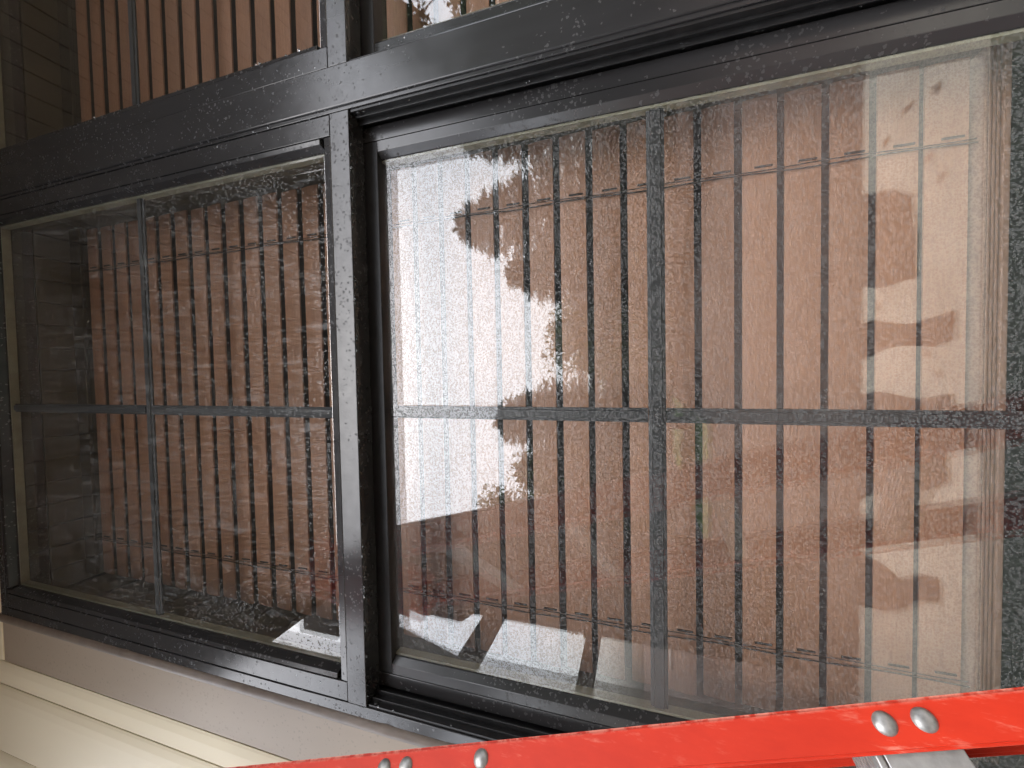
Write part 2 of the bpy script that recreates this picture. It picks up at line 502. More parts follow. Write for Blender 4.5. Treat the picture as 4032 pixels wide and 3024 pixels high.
def pane(name, x0, x1, z0, z1, y, mat, parent):
    me = bpy.data.meshes.new(name)
    me.from_pydata([(x0, y, z0), (x1, y, z0), (x1, y, z1), (x0, y, z1)], [], [(0, 1, 2, 3)])
    for v in me.vertices: v.co -= ORG[parent]
    return link(name, me, mat, parent)

def muntin(x0, x1, z0, z1, y, parent, vertical):
    """flat grid bar with a stepped, contoured face"""
    bm = bmesh.new()
    if vertical:
        c, h = (x0 + x1) / 2, (x1 - x0) / 2
        pts = [(c - h, y + .0045), (c - h, y + .003), (c - h * .62, y + .002), (c - h * .55, y), (c + h * .55, y), (c + h * .62, y + .002), (c + h, y + .003), (c + h, y + .0045), (c + h * .55, y + .008), (c - h * .55, y + .008)]
        extrude_poly(bm, pts, 'z', z0, z1)
    else:
        c, h = (z0 + z1) / 2, (z1 - z0) / 2
        pts = [(y + .0045, c - h), (y + .003, c - h), (y + .002, c - h * .62), (y, c - h * .55), (y, c + h * .55), (y + .002, c + h * .62), (y + .003, c + h), (y + .0045, c + h), (y + .008, c + h * .55), (y + .008, c - h * .55)]
        extrude_poly(bm, pts, 'x', x0, x1)
    return bm_obj('muntin', bm, M['muntin'], parent)

def bevel_strip(x0, x1, z0, z1, yo, yi, parent, name, side):
    """glazing bead: face at yo on its outer edge, sloping in to yi at the glass"""
    bm = bmesh.new()
    if side in ('l', 'r'):
        xo, xi = (x0, x1) if side == 'l' else (x1, x0)
        k = 0.62
        xm = xo + (xi - xo) * k
        pts = [(xo, yo), (xm, yo + 0.001), (xi, yi), (xi, yi + .004), (xo, yi + .004)]
        extrude_poly(bm, pts, 'z', z0, z1)
    else:
        zo, zi = (z0, z1) if side == 'b' else (z1, z0)
        zm = zo + (zi - zo) * 0.62
        pts = [(yo, zo), (yo + 0.001, zm), (yi, zi), (yi + .004, zi), (yi + .004, zo)]
        extrude_poly(bm, pts, 'x', x0, x1)
    bmesh.ops.bevel(bm, geom=bm.edges[:], offset=0.0005, segments=1, affect='EDGES')
    return bm_obj(name, bm, M['frame'], parent)

def window(cx, label, up_mat, low_mat, left_cap, right_cap):
    r = empty('single_hung_window', (cx, 0.02, Z0), label, 'window')
    H, HB, HG, HL = 0.447, 0.4145, 0.4025, 0.391
    top = 1.38
    # outer frame: jambs, head, sill
    for s in (-1, 1):
        a, b = cx + s * H, cx + s * 0.465
        box('jamb', (min(a, b), 0.0, Z0 + .02), (max(a, b), 0.074, top), M['frame'], r)
        # narrow face strip beside the upper sash
        a, b = cx + s * (HB + .0010), cx + s * (H - .0014)
        box('jamb_face', (min(a, b), 0.0008, RAIL1 + .0010), (max(a, b), 0.045, 1.36), M['frame'], r)
        # tracks in the recess below
        for y, w_ in ((0.012, 0.0075), (0.022, 0.0125), (0.0275, 0.0085)):
            a, b = cx + s * (H - w_), cx + s * (H - 0.0004)
            box('track_fin', (min(a, b), y, -0.54), (max(a, b), y + 0.0016, RAIL0 - .002), M['dark'], r, 0.0004)
        a, b = cx + s * (H - .004), cx + s * (H - 0.0004)
        box('track_liner', (min(a, b), 0.0025, -0.54), (max(a, b), 0.073, RAIL0 - .002), M['dark'], r, 0.0004)
        # screw cap at the top of the track
        bm = bmesh.new()
        bmesh.ops.create_uvsphere(bm, u_segments=12, v_segments=6, radius=0.004)
        bmesh.ops.transform(bm, matrix=Matrix.Translation((cx + s * (H - .005), 0.008, RAIL0 - .012)) @ Matrix.Diagonal((0.35, 1, 1, 1)), verts=bm.verts)
        bm_obj('screw_cap', bm, M['dark'], r, True)
    box('head', (cx - H + .0005, 0.0, 1.3605), (cx + H - .0005, 0.073, top), M['frame'], r)
    box('sill', (cx - 0.465, -0.004, Z0), (cx + 0.465, 0.074, Z0 + .0195), M['frame'], r)
    # fixed upper sash
    us = box('meeting_rail', (cx - H + .0006, 0.0, RAIL0), (cx + H - .0006, 0.034, RAIL1), M['frame'], r, 0.0011)
    bevel_strip(cx - HB, cx - HG, RAIL1 + .021, 1.3585, 0.0018, GU - .002, r, 'glazing_bead', 'l')
    bevel_strip(cx + HG, cx + HB, RAIL1 + .021, 1.3585, 0.0018, GU - .002, r, 'glazing_bead', 'r')
    bevel_strip(cx - HB, cx + HB, RAIL1 + .0012, 0.4555, 0.0012, GU - .002, r, 'glazing_bead', 'b')
    bevel_strip(cx - HG, cx + HG, 1.3475, 1.3585, 0.0018, GU - .002, r, 'glazing_bead', 't')
    z0u, z1u = 0.452, 1.351
    boxes('spacer_bar', ring_boxes(cx - HG - .003, cx + HG + .003, z0u, z1u, 0.0062, GU + .0012, GU + .0148), M['spacer'], r, 0)
    g = pane('upper_pane', cx - HG - .004, cx + HG + .004, z0u - .002, z1u + .002, GU, up_mat, r)
    pane('inner_pane', cx - HG - .004, cx + HG + .004, z0u - .002, z1u + .002, GU + .016, M['glass_in'], r)
    zc = 1.7165 * 0.5235
    muntin(cx - HG + .003, cx + HG - .003, zc - .009, zc + .009, GU + .0045, r, False)
    muntin(cx - .009, cx + .009, z0u + .006, zc - .0093, GU + .0045, r, True)
    muntin(cx - .009, cx + .009, zc + .0093, z1u - .006, GU + .0045, r, True)
    # sliding lower sash, set back
    F = 0.0345
    ls = boxes('lower_sash', [((cx - .4375, F, -0.53), (cx - .4155, 0.068, RAIL0 + .03)), ((cx + .4155, F, -0.53), (cx + .4375, 0.068, RAIL0 + .03)),
                              ((cx - .415, F, -0.53), (cx + .415, 0.068, -0.4655))], M['frame'], r)
    for s, k in ((-1, 'l'), (1, 'r')):
        a, b = cx + s * HL, cx + s * .4149
        bevel_strip(min(a, b), max(a, b), -0.465, 0.3795, F + .0006, GL - .0015, ls, 'glazing_bead', k)
    box('top_rail', (cx - .415, F + .001, 0.3795), (cx + .415, 0.068, RAIL0 + .03), M['dark'], ls)
    z0l, z1l = -0.468, 0.404
    boxes('spacer_bar', ring_boxes(cx - HL - .003, cx + HL + .003, z0l, z1l, 0.0062, GL + .0012, GL + .0148), M['spacer'], ls, 0)
    pane('lower_pane', cx - HL - .004, cx + HL + .004, z0l - .002, z1l + .002, GL, low_mat, ls)
    pane('inner_pane', cx - HL - .004, cx + HL + .004, z0l - .002, z1l + .002, GL + .016, M['glass_in'], ls)
    zc = -0.0366 * 0.5505
    muntin(cx - HL + .003, cx + HL - .003, zc - .0108, zc + .0108, GL + .0045, ls, False)
    muntin(cx - .0095, cx + .0095, z0l + .006, zc - .0111, GL + .0045, ls, True)
    muntin(cx - .0095, cx + .0095, zc + .0111, z1l - .006, GL + .0045, ls, True)
    return r

win_l = window(-0.060, 'dark framed single hung window with rain spotted panes, in full view beside the taupe trim', M['glass_up'], M['glass_low'], True, False)
win_r = window(0.900, 'dark framed single hung window cut off by the photo edge, beyond the mullion', M['glass_dry'], M['glass_dry'], False, True)
mul = box('mullion_cover', (0.3925, -0.0032, Z0), (0.4515, 0.012, 1.384), M['frame'], bev=0.0018)
tag(mul, 'water spotted black mullion strip joining the two windows', 'mullion')

# water drops clinging to edges
def drip_line(name, label, pts, rad, parent=None):
    bm = bmesh.new()
    for (x, y, z, rr) in pts:
        b = bmesh.new()
        bmesh.ops.create_uvsphere(b, u_segments=8, v_segments=6, radius=rr)
        bmesh.ops.transform(b, matrix=Matrix.Translation((x, y, z)) @ Matrix.Diagonal((0.9, 0.55, 1.25, 1)), verts=b.verts)
        me = bpy.data.meshes.new('t'); b.to_mesh(me); b.free(); bm.from_mesh(me); bpy.data.meshes.remove(me)
    o = bm_obj(name, bm, M['water'], None, True)
    return tag(o, label, 'water drops', kind='stuff')
m, nt, N, L, p = new_mat('water_drop')
p.inputs['Base Color'].default_value = (0.9, 0.93, 0.94, 1)
p.inputs['Roughness'].default_value = 0.03
p.inputs['Transmission Weight'].default_value = 1.0
p.inputs['IOR'].default_value = 1.33
M['water'] = m
random.seed(11)
pts = []
for i in range(60):
    z = random.uniform(0.47, 0.98) if i < 45 else random.uniform(0.98, 1.3)
    pts.append((0.900 - 0.4145 + random.uniform(0.0, 0.010), 0.0035, z, random.uniform(0.0008, 0.0022)))
drip_line('water_drops', 'beads of rain water on the glazing bead of the cut off window', pts, 0)
pts = []
for i in range(70):
    pts.append((random.uniform(-0.5, 0.385), random.uniform(-0.0005, 0.004), RAIL0 - random.uniform(0.0, 0.0012), random.uniform(0.0008, 0.0019)))
drip_line('water_drops', 'beads of rain water hanging under the meeting rail', pts, 0)
pts = []
for i in range(90):
    z = random.uniform(-0.3, 0.37)
    pts.append((0.391 - random.uniform(0.012, 0.0165), 0.0215 if random.random() < .5 else 0.027, z, random.uniform(0.0004, 0.0011)))
for i in range(40):
    pts.append((random.choice((-0.5015, 0.452, 0.392)) + random.uniform(-.02, .02), -0.0030, random.uniform(0.25, 0.9), random.uniform(0.0005, 0.0013)))
drip_line('water_drops', 'tiny rain drops scattered over the black jamb and mullion', pts, 0)

# ------------------------------------------------------------------ blinds
PITCH = 0.0797 * 0.65
YB = 0.150
def slat_mesh(half):
    w, th = PITCH * 0.80, 0.0030
    t = math.radians(86)
    bm = bmesh.new()
    prof = []
    n = 6
    for i in range(n + 1):
        s = -0.5 + i / n
        bow = 0.0016 * (1 - 4 * s * s)
        prof.append((s * w, bow))
    outl = [(a, b + th / 2) for a, b in prof] + [(a, b - th / 2) for a, b in reversed(prof)]
    # along slat width direction (inner edge up), normal faces outside
    pts = []
    for a, b in outl:
        y = a * math.cos(t) - b * math.sin(t)
        z = a * math.sin(t) + b * math.cos(t)
        pts.append((y, z))
    extrude_poly(bm, pts, 'x', -half, half)
    me = bpy.data.meshes.new('slat')
    bm.to_mesh(me); bm.free()
    me.materials.append(M['slat'])
    return me

def blind(cx, label, seed):
    random.seed(seed)
    half = 0.432
    r = empty('slatted_blind', (cx, YB, -0.37), label, 'blind')
    me = slat_mesh(half)
    zs = []
    for k in range(-7, 25):
        zs.append((0.034 + 0.0797 * (k + 0.5)) * 0.65)
    zs.append(zs[0] - PITCH * 0.93)
    for z in zs:
        o = link('slat', me, None, r, (cx + random.uniform(-.001, .001), YB + random.uniform(-.0006, .0006), z + random.uniform(-.0004, .0004)))
        o.rotation_euler = (random.uniform(-.03, .03), random.uniform(-.0012, .0012), 0)
    zb = zs[-1] - PITCH * 0.5
    for i in range(4):
        z = zb - 0.0012 - i * 0.0038
        box('stacked_slat', (cx - half, YB - .016, z - .0028), (cx + half, YB + .016, z), M['brail'], r, 0.0006)
    box('bottom_rail', (cx - half, YB - .018, zb - .0245), (cx + half, YB + .018, zb - .0165), M['brail'], r, 0.002)
    zt = zs[-2] + PITCH * 0.5
    box('valance', (cx - half - .004, YB - .012, zt + .004), (cx + half + .004, YB - .004, 1.362), M['valance'], r, 0.002)
    box('head_rail', (cx - half, YB - .003, zt + .008), (cx + half, YB + .045, 1.362), M['valance'], r, 0.002)
    for xo in (0.415 * 0.643 + 0.060, -0.631 * 0.643 + 0.060):
        # ladder string in front of the slats, lift cord beside it
        for dx, rad, yy in ((0.0, 0.0011, YB - 0.0068), (0.005, 0.0007, YB - 0.0050)):
            bm = bmesh.new()
            nseg = 70
            prev = None
            for i in range(nseg + 1):
                z = zb - 0.02 + (zt + 0.01 - zb + 0.02) * i / nseg
                xx = cx + xo + dx + 0.0012 * math.sin(z * 31 + seed + dx * 900)
                ring = [bm.verts.new((xx + rad * math.cos(a * math.pi / 2), yy + rad * math.sin(a * math.pi / 2), z)) for a in range(4)]
                if prev:
                    for a in range(4): bm.faces.new((prev[a], prev[(a + 1) % 4], ring[(a + 1) % 4], ring[a]))
                prev = ring
            bm_obj('cord', bm, M['cord'], r)
        slot = None
        for z in zs:
            if slot is None:
                o = box('cord_slot', (cx + xo + .0085, YB - .0052, z - .016), (cx + xo + .0113, YB - .0036, z + .006), M['cord'], r, 0.0003)
                slot, sz = o, z
            else:
                o2 = link('cord_slot', slot.data, None, r, ORG[slot] + Vector((0, 0, z - sz)))
    return r
blind(-0.060, 'brown wood slat blind hanging behind the rain spotted window', 5)
blind(0.900, 'brown wood slat blind hanging behind the cut off window', 9)

# ------------------------------------------------------------------ porch roof (seen mirrored in the upper panes)
HE = 1.752
porch = empty('porch_roof', (0, -0.7, HE), 'brown board porch ceiling mirrored darkly in the top of the upper pane', 'porch roof')
PX0, PX1, PY = -1.285, 4.3, -1.385
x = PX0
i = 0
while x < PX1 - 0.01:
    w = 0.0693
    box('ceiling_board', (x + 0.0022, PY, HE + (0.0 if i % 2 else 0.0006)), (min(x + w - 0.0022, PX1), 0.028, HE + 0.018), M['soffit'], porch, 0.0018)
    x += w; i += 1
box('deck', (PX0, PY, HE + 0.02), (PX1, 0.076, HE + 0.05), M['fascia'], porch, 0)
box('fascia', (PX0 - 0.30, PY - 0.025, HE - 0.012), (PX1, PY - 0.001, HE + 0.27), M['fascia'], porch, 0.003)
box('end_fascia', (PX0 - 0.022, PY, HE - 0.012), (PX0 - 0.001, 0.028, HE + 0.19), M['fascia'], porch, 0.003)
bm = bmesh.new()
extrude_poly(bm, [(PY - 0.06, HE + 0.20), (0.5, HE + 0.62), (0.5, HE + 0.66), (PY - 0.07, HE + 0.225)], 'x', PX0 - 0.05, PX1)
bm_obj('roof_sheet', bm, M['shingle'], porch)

# ------------------------------------------------------------------ what the lower pane mirrors: timber shelter, trees, lawn, car
# carport-like shelter beyond the left end of the porch
HS = 1.93
sh = empty('timber_shelter', (-2.4, -3.5, GROUND), 'dark timber shelter roof with beams, mirrored at the left of the lower pane', 'shelter')
def slab(name, plan, z0, z1, mat, parent):
    """horizontal plate from plan points (x, distance out from the mirror viewer)"""
    bm = bmesh.new()
    v0 = [bm.verts.new((x, -(t - 0.592), z0)) for x, t in plan]
    v1 = [bm.verts.new((x, -(t - 0.592), z1)) for x, t in plan]
    n = len(plan)
    for i in range(n): bm.faces.new((v0[i], v0[(i + 1) % n], v1[(i + 1) % n], v1[i]))
    bm.faces.new(v0[::-1]); bm.faces.new(v1)
    bmesh.ops.recalc_face_normals(bm, faces=bm.faces[:])
    return bm_obj(name, bm, mat, parent)
AX = lambda t: -1.27 - 0.2592 * (t - 2.71)
plan = [(AX(2.6), 2.6), (AX(12.2), 12.2), (-5.1, 11.5), (-2.78, 4.1), (-1.72, 2.6)]
slab('roof_deck', plan, HS, HS + .05, M['fascia'], sh)
slab('roof_sheet', [(x * 1.004 - .02 + (.06 if i < 2 else -.04), t) for i, (x, t) in enumerate(plan)], HS + .052, HS + .085, M['shingle'], sh)
slab('fascia', [(AX(2.6) - .03, 2.6), (AX(12.2) - .03, 12.2), (AX(12.2), 12.2), (AX(2.6), 2.6)], HS - .15, HS - .002, M['fascia'], sh)
for k in range(8):
    t = 3.0 + k * 1.1
    xl = -2.0 - (t - 3.0) * .5 if t < 4.1 else -2.70 - (t - 4.1) * .3
    slab('rafter', [(AX(t) - .035, t), (AX(t) - .035, t + .05), (xl, t + .05), (xl, t)], HS - .115, HS - .003, M['fascia'], sh)
XB = -2.70
box('beam', (XB - .06, -3.56, 1.46), (XB + .06, -1.6, 1.655), M['fascia'], sh, 0.006)
box('rail', (XB - .04, -3.56, 0.405), (XB + .04, -1.6, 0.545), M['fascia'], sh, 0.006)
box('post', (XB - .07, -3.70, GROUND), (XB + .07, -3.56, 2.9), M['fascia'], sh, 0.006)
box('post', (XB - .07, -1.6, GROUND), (XB + .07, -1.46, 1.655), M['fascia'], sh, 0.006)
# boarded end wall
x = XB + 0.072
while x < -1.72:
    box('wall_board', (x, -3.66, GROUND), (x + 0.135, -3.635, HS - .004 if x > -2.3 else 2.85), M['fascia'], sh, 0.003)
    x += 0.1385
bm = bmesh.new()
extrude_poly(bm, [(-(3.38 - .592), 1.66), (-(3.62 - .592), 2.45), (-(2.9 - .592), 2.45), (-(2.9 - .592), 1.66)], 'x', XB - .025, XB + .025)
bm_obj('gusset', bm, M['fascia'], sh)

# pale service wires
def wire(name, label, a, b, sag, rad, mat):
    bm = bmesh.new(); prev = None
    for i in range(25):
        t = i / 24
        p = Vector(a).lerp(Vector(b), t) - Vector((0, 0, sag * 4 * t * (1 - t)))
        ring = [bm.verts.new(p + Vector((rad * math.cos(k * math.pi / 2.5), 0, rad * math.sin(k * math.pi / 2.5)))) for k in range(5)]
        if prev:
            for k in range(5): bm.faces.new((prev[k], prev[(k + 1) % 5], ring[(k + 1) % 5], ring[k]))
        prev = ring
    return tag(bm_obj(name, bm, mat), label, 'wire', 'service wires beside the shelter roof')
def refl(tx, tz, total, g=GL):
    """place that a mirrored sight line reaches at the given path length outwards"""
    return Vector((tx * total, -(total - 0.5 - 2 * g), tz * total))
wire('service_wire', 'pale service wire strung along the shelter eave, upper of the pair', refl(-.30, .22, 16), refl(-.50, .72, 2.4), 0.05, 0.009, M['white'])
wire('service_wire', 'pale service wire strung along the shelter eave, lower of the pair', refl(-.325, .20, 16), refl(-.525, .70, 2.4), 0.08, 0.009, M['white'])

# trees ---------------------------------------------------------------
def tube(bm, a, b, ra, rb, n=7):
    a, b = Vector(a), Vector(b)
    d = (b - a).normalized()
    q = d.to_track_quat('Z', 'Y')
    r0 = [bm.verts.new(a + q @ Vector((ra * math.cos(2 * math.pi * k / n), ra * math.sin(2 * math.pi * k / n), 0))) for k in range(n)]
    r1 = [bm.verts.new(b + q @ Vector((rb * math.cos(2 * math.pi * k / n), rb * math.sin(2 * math.pi * k / n), 0))) for k in range(n)]
    for k in range(n): bm.faces.new((r0[k], r0[(k + 1) % n], r1[(k + 1) % n], r1[k]))

def conifer(base, height, radius, label, seed, low=0.12, mat='cedar', dens=1.0, group='evergreens across the lawn'):
    rnd = random.Random(seed)
    base = Vector(base)
    t = empty('evergreen_tree', base, label, 'tree', group)
    bm = bmesh.new()
    n = 6
    for i in range(n):
        tube(bm, base + Vector((0, 0, height * i / n)), base + Vector((0, 0, height * (i + 1) / n)), 0.17 * (1 - i / n) + .02, 0.17 * (1 - (i + 1) / n) + .02)
    verts, faces = [], []
    def spray(p, d, ln, wd, droop):
        """flat cedar spray: a spine with side tips"""
        side = d.cross(Vector((0, 0, 1)))
        if side.length < 1e-3: side = Vector((1, 0, 0))
        side.normalize()
        side = (side + Vector((0, 0, rnd.uniform(-.5, .5)))).normalized()
        m = 5
        for k in range(m):
            f = (k + 0.3) / m
            c = p + d * ln * f + Vector((0, 0, -droop * f * f * ln))
            w = wd * (1 - f * 0.75)
            for s in (-1, 1):
                tip = c + side * s * w + d * w * 0.7 + Vector((0, 0, -w * .25 + rnd.uniform(-.03, .03)))
                i0 = len(verts)
                verts.extend((c - d * ln * .05, c + d * ln * .13, tip))
                faces.append((i0, i0 + 1, i0 + 2))
        i0 = len(verts)
        c = p + d * ln * 0.75 + Vector((0, 0, -droop * ln * .56)); e = p + d * ln * 1.12 + Vector((0, 0, -droop * ln * 1.1))
        verts.extend((c + side * wd * .18, c - side * wd * .18, e)); faces.append((i0, i0 + 1, i0 + 2))
    nb = int(270 * dens)
    for i in range(nb):
        f = low + (1 - low) * (i + rnd.random()) / nb
        z = height * f
        R_ = radius * (1 - f) ** 0.6 * rnd.uniform(0.6, 1.15) + 0.15
        a = i * 2.399 + rnd.uniform(-.4, .4)
        d = Vector((math.cos(a), math.sin(a), rnd.uniform(0.1, 0.45) + f * .3)).normalized()
        p = base + Vector((0, 0, z))
        tube(bm, p, p + d * R_ * .85, 0.03 * (1 - f) + .008, 0.004, 4)
        ns = int(9 + R_ * 19)
        for s in range(ns):
            g = 0.15 + 0.85 * (s + rnd.random()) / ns
            q = p + d * R_ * g + Vector((0, 0, -0.28 * R_ * g * g))
            side = Vector((-d.y, d.x, 0)) * rnd.choice((-1, 1))
            dd = (d * rnd.uniform(.5, 1.1) + side * rnd.uniform(0.1, 1.0) + Vector((0, 0, rnd.uniform(-.35, .4)))).normalized()
            spray(q, dd, rnd.uniform(.22, .42), rnd.uniform(.06, .13), rnd.uniform(.1, .5))
    # leader
    for i in range(12):
        spray(base + Vector((0, 0, height * (0.93 + 0.006 * i))), Vector((rnd.uniform(-.5, .5), rnd.uniform(-.5, .5), 1)).normalized(), .3, .07, 0.1)
    bm_obj('trunk', bm, M['bark'], t)
    me = bpy.data.meshes.new('crown')
    me.from_pydata([v - base for v in verts], [], faces)
    link('crown', me, M[mat], t)
    return t

def broadleaf(base, height, radius, label, seed, nleaf=9000, leaf=0.09, crown_lo=0.3, group='leafy trees across the lawn', mat='leafy'):
    rnd = random.Random(seed)
    base = Vector(base)
    t = empty('leafy_tree', base, label, 'tree', group)
    bm = bmesh.new()
    top = base + Vector((rnd.uniform(-.3, .3), rnd.uniform(-.3, .3), height * .8))
    tube(bm, base, base.lerp(top, .5), .16, .10); tube(bm, base.lerp(top, .5), top, .10, .03)
    clumps = []
    nc = 26
    for i in range(nc):
        f = crown_lo + (0.97 - crown_lo) * rnd.random()
        a = rnd.uniform(0, 6.283)
        env = math.sin(math.pi * min(1, max(0.05, (f - crown_lo + .12) / (1.1 - crown_lo)))) ** 0.6
        rr = radius * env * math.sqrt(rnd.random())
        c = base + Vector((math.cos(a) * rr, math.sin(a) * rr, height * f))
        clumps.append((c, radius * rnd.uniform(.22, .42)))
        st = base.lerp(top, min(1, f * .8))
        tube(bm, st, c, .035, .008, 5)
    verts, faces = [], []
    for i in range(nleaf):
        c, r_ = rnd.choice(clumps)
        d = Vector((rnd.gauss(0, 1), rnd.gauss(0, 1), rnd.gauss(0, .8))).normalized()
        p = c + d * r_ * rnd.random() ** 0.45
        a = Vector((rnd.gauss(0, 1), rnd.gauss(0, 1), rnd.gauss(0, 1))).normalized()
        b = a.cross(d)
        if b.length < .05: continue
        b.normalize()
        s = leaf * rnd.uniform(.6, 1.3)
        i0 = len(verts)
        verts.extend((p - a * s, p + b * s * .5, p + a * s, p - b * s * .5))
        faces.append((i0, i0 + 1, i0 + 2, i0 + 3))
    bm_obj('trunk', bm, M['bark'], t)
    me = bpy.data.meshes.new('crown')
    me.from_pydata([v - base for v in verts], [], faces)
    link('crown', me, M[mat], t)
    return t

def tree_at(tx, total, tz, kind, radius, label, seed, **kw):
    p = refl(tx, tz, total)
    h = p.z - GROUND
    base = (p.x, p.y, GROUND - 0.05)
    return (conifer if kind == 'c' else broadleaf)(base, h, radius, label, seed, **kw)

tree_at(.39, 11.5, .455, 'c', 2.2, 'pointed evergreen tallest against the white sky in the lower pane', 21)
tree_at(.62, 12.5, .44, 'c', 2.3, 'pointed evergreen at the mullion side of the lower pane sky', 22)
tree_at(.25, 14.0, .32, 'c', 2.2, 'evergreen on the slope of the treetop outline right of the dip', 23)
tree_at(-.125, 12.0, .355, 'c', 2.2, 'evergreen mirrored behind the vertical grid bar', 24)
tree_at(-.255, 12.8, .30, 'c', 2.0, 'evergreen mirrored just beside the shelter eave', 25)
tree_at(.07, 15.0, .20, 'b', 2.6, 'low leafy tree filling the dip between the evergreens', 26, nleaf=9000)
tree_at(-.40, 13.0, .40, 'b', 2.6, 'leafy tree showing under the shelter roof', 27, nleaf=9000)
tree_at(-.50, 11.0, .42, 'b', 1.4, 'leafy tree behind the boarded shelter wall', 28, nleaf=8000)
tree_at(.86, 11.0, .62, 'b', 2.6, 'leafy tree beside the mullion evergreen', 30, nleaf=11000)
tree_at(1.12, 9.5, .80, 'b', 2.8, 'tall leafy tree mirrored in the lower pane of the cut off window', 31, nleaf=30000, crown_lo=.12, leaf=.11)
tree_at(1.5, 11.5, .62, 'b', 2.8, 'leafy tree at the far end of the lawn row', 32, nleaf=9000)
# hedge bank behind: a continuous mass
rnd = random.Random(77)
verts, faces = [], []
for i in range(44000):
    x = rnd.uniform(-10.5, 26); dep = rnd.random()
    z = GROUND + (3.3 + 0.8 * math.sin(x * 1.1) + 0.5 * math.sin(x * 2.7 + 1)) * rnd.random() ** 0.8
    y = -17.2 - 1.6 * dep + 0.5 * math.sin(x * .9)
    p = Vector((x, y, z))
    a = Vector((rnd.gauss(0, 1), rnd.gauss(0, 1), rnd.gauss(0, 1))).normalized()
    b = a.orthogonal().normalized()
    s = rnd.uniform(.10, .20)
    i0 = len(verts)
    verts.extend((p - a * s, p + b * s * .6, p + a * s, p - b * s * .6)); faces.append((i0, i0 + 1, i0 + 2, i0 + 3))
me = bpy.data.meshes.new('hedge_bank'); me.from_pydata(verts, [], faces)
hb = link('hedge_bank', me, M['leafy'])
tag(hb, 'dense green hedge bank behind the trees', 'hedge', kind='stuff')

# white car parked at the far side of the lawn, small in the mirror image
def car(loc, rz, label):
    r = empty('parked_car', loc, label, 'car')
    mt = Matrix.Translation(loc) @ Matrix.Rotation(rz, 4, 'Z')
    body = [(-2.1, .28), (-2.15, .62), (-2.0, .86), (-1.35, .93), (-.75, 1.38), (.55, 1.42), (1.15, .98), (1.95, .84), (2.12, .60), (2.1, .28)]
    bm = bmesh.new()
    L0 = []
    for s, in_ in ((-1, 0), (1, 0)):
        L0.append([bm.verts.new((x, s * (0.86 - max(0, z - .9) * .45), z)) for x, z in body])
    for i in range(len(body)):
        j = (i + 1) % len(body)
        bm.faces.new((L0[0][i], L0[0][j], L0[1][j], L0[1][i]))
    bm.faces.new(L0[0][::-1]); bm.faces.new(L0[1])
    bmesh.ops.bevel(bm, geom=bm.edges[:], offset=.04, segments=2, affect='EDGES')
    bmesh.ops.transform(bm, matrix=mt, verts=bm.verts)
    bm_obj('body', bm, M['carpaint'], r)
    for s in (-1, 1):
        bm = bmesh.new()
        pts = [(-1.15, .95), (-.68, 1.32), (.5, 1.35), (.98, .98)]
        vv = [bm.verts.new((x, s * (0.875 - (z - .9) * .45), z)) for x, z in pts]
        bm.faces.new(vv if s > 0 else vv[::-1])
        bmesh.ops.transform(bm, matrix=mt, verts=bm.verts)
        bm_obj('side_window', bm, M['black'], r)
        for wx in (-1.3, 1.3):
            bm = bmesh.new()
            bmesh.ops.create_cone(bm, cap_ends=True, segments=18, radius1=.32, radius2=.32, depth=.2)
            bmesh.ops.transform(bm, matrix=mt @ Matrix.Translation((wx, s * .80, .32)) @ Matrix.Rotation(math.pi / 2, 4, 'X'), verts=bm.verts)
            wo = bm_obj('wheel', bm, M['black'], r)
        box('headlight', (2.06, s * .55 - .15, .58), (2.15, s * .55 + .15, .70), M['amber'] if s > 0 else M['white'], r, .01, mt)
    return r
c = refl(-.20, -.045, 24)
car((c.x, c.y, GROUND + 0.135), math.radians(40), 'small white car parked beyond the lawn, mirrored under the grid crossing')

# drop cloths on the patio
def cloth(name, label, tans, seed):
    rnd = random.Random(seed)
    pts = []
    for tx, tz in tans:
        tot = (-FLOOR) / -tz
        p = refl(tx, tz, tot)
        pts.append(Vector((p.x, p.y, FLOOR)))
    # densify with soft waves
    out = []
    n = len(pts)
    for i in range(n):
        a, b = pts[i], pts[(i + 1) % n]
        for k in range(6):
            t = k / 6
            d = (b - a); nrm = Vector((-d.y, d.x, 0))
            out.append(a.lerp(b, t) + nrm * (0.03 * math.sin(t * math.pi * 2 + seed)))
    bm = bmesh.new()
    lo = [bm.verts.new(p + Vector((0, 0, .002))) for p in out]
    hi = [bm.verts.new(p + Vector((0, 0, .008 + rnd.uniform(0, .004)))) for p in out]
    m = len(out)
    for i in range(m): bm.faces.new((lo[i], lo[(i + 1) % m], hi[(i + 1) % m], hi[i]))
    bm.faces.new(hi); bm.faces.new(lo[::-1])
    bmesh.ops.triangulate(bm, faces=[f for f in bm.faces if len(f.verts) > 4])
    return tag(bm_obj(name, bm, M['mat']), label, 'drop cloth', 'drop cloths on the patio')
cloth('drop_cloth', 'widest brown cloth on the patio, mirrored low beside the mullion', [(.158, -.433), (.35, -.433), (.335, -.515), (.163, -.52)], 1)
cloth('drop_cloth', 'wavy edged brown cloth mirrored between two pale bands', [(.083, -.433), (.017, -.433), (.047, -.582), (.093, -.582)], 2)
cloth('drop_cloth', 'broad brown cloth mirrored across the grid bar', [(-.063, -.433), (-.278, -.433), (-.232, -.575), (-.06, -.578)], 3)
cloth('drop_cloth', 'smallest brown cloth with slanted end on the patio', [(-.331, -.433), (-.369, -.433), (-.352, -.492), (-.334, -.50)], 4)
cloth('drop_cloth', 'brown cloth with notched corner mirrored nearest the ladder', [(-.388, -.433), (-.51, -.433), (-.478, -.566), (-.423, -.566), (-.432, -.5)], 5)

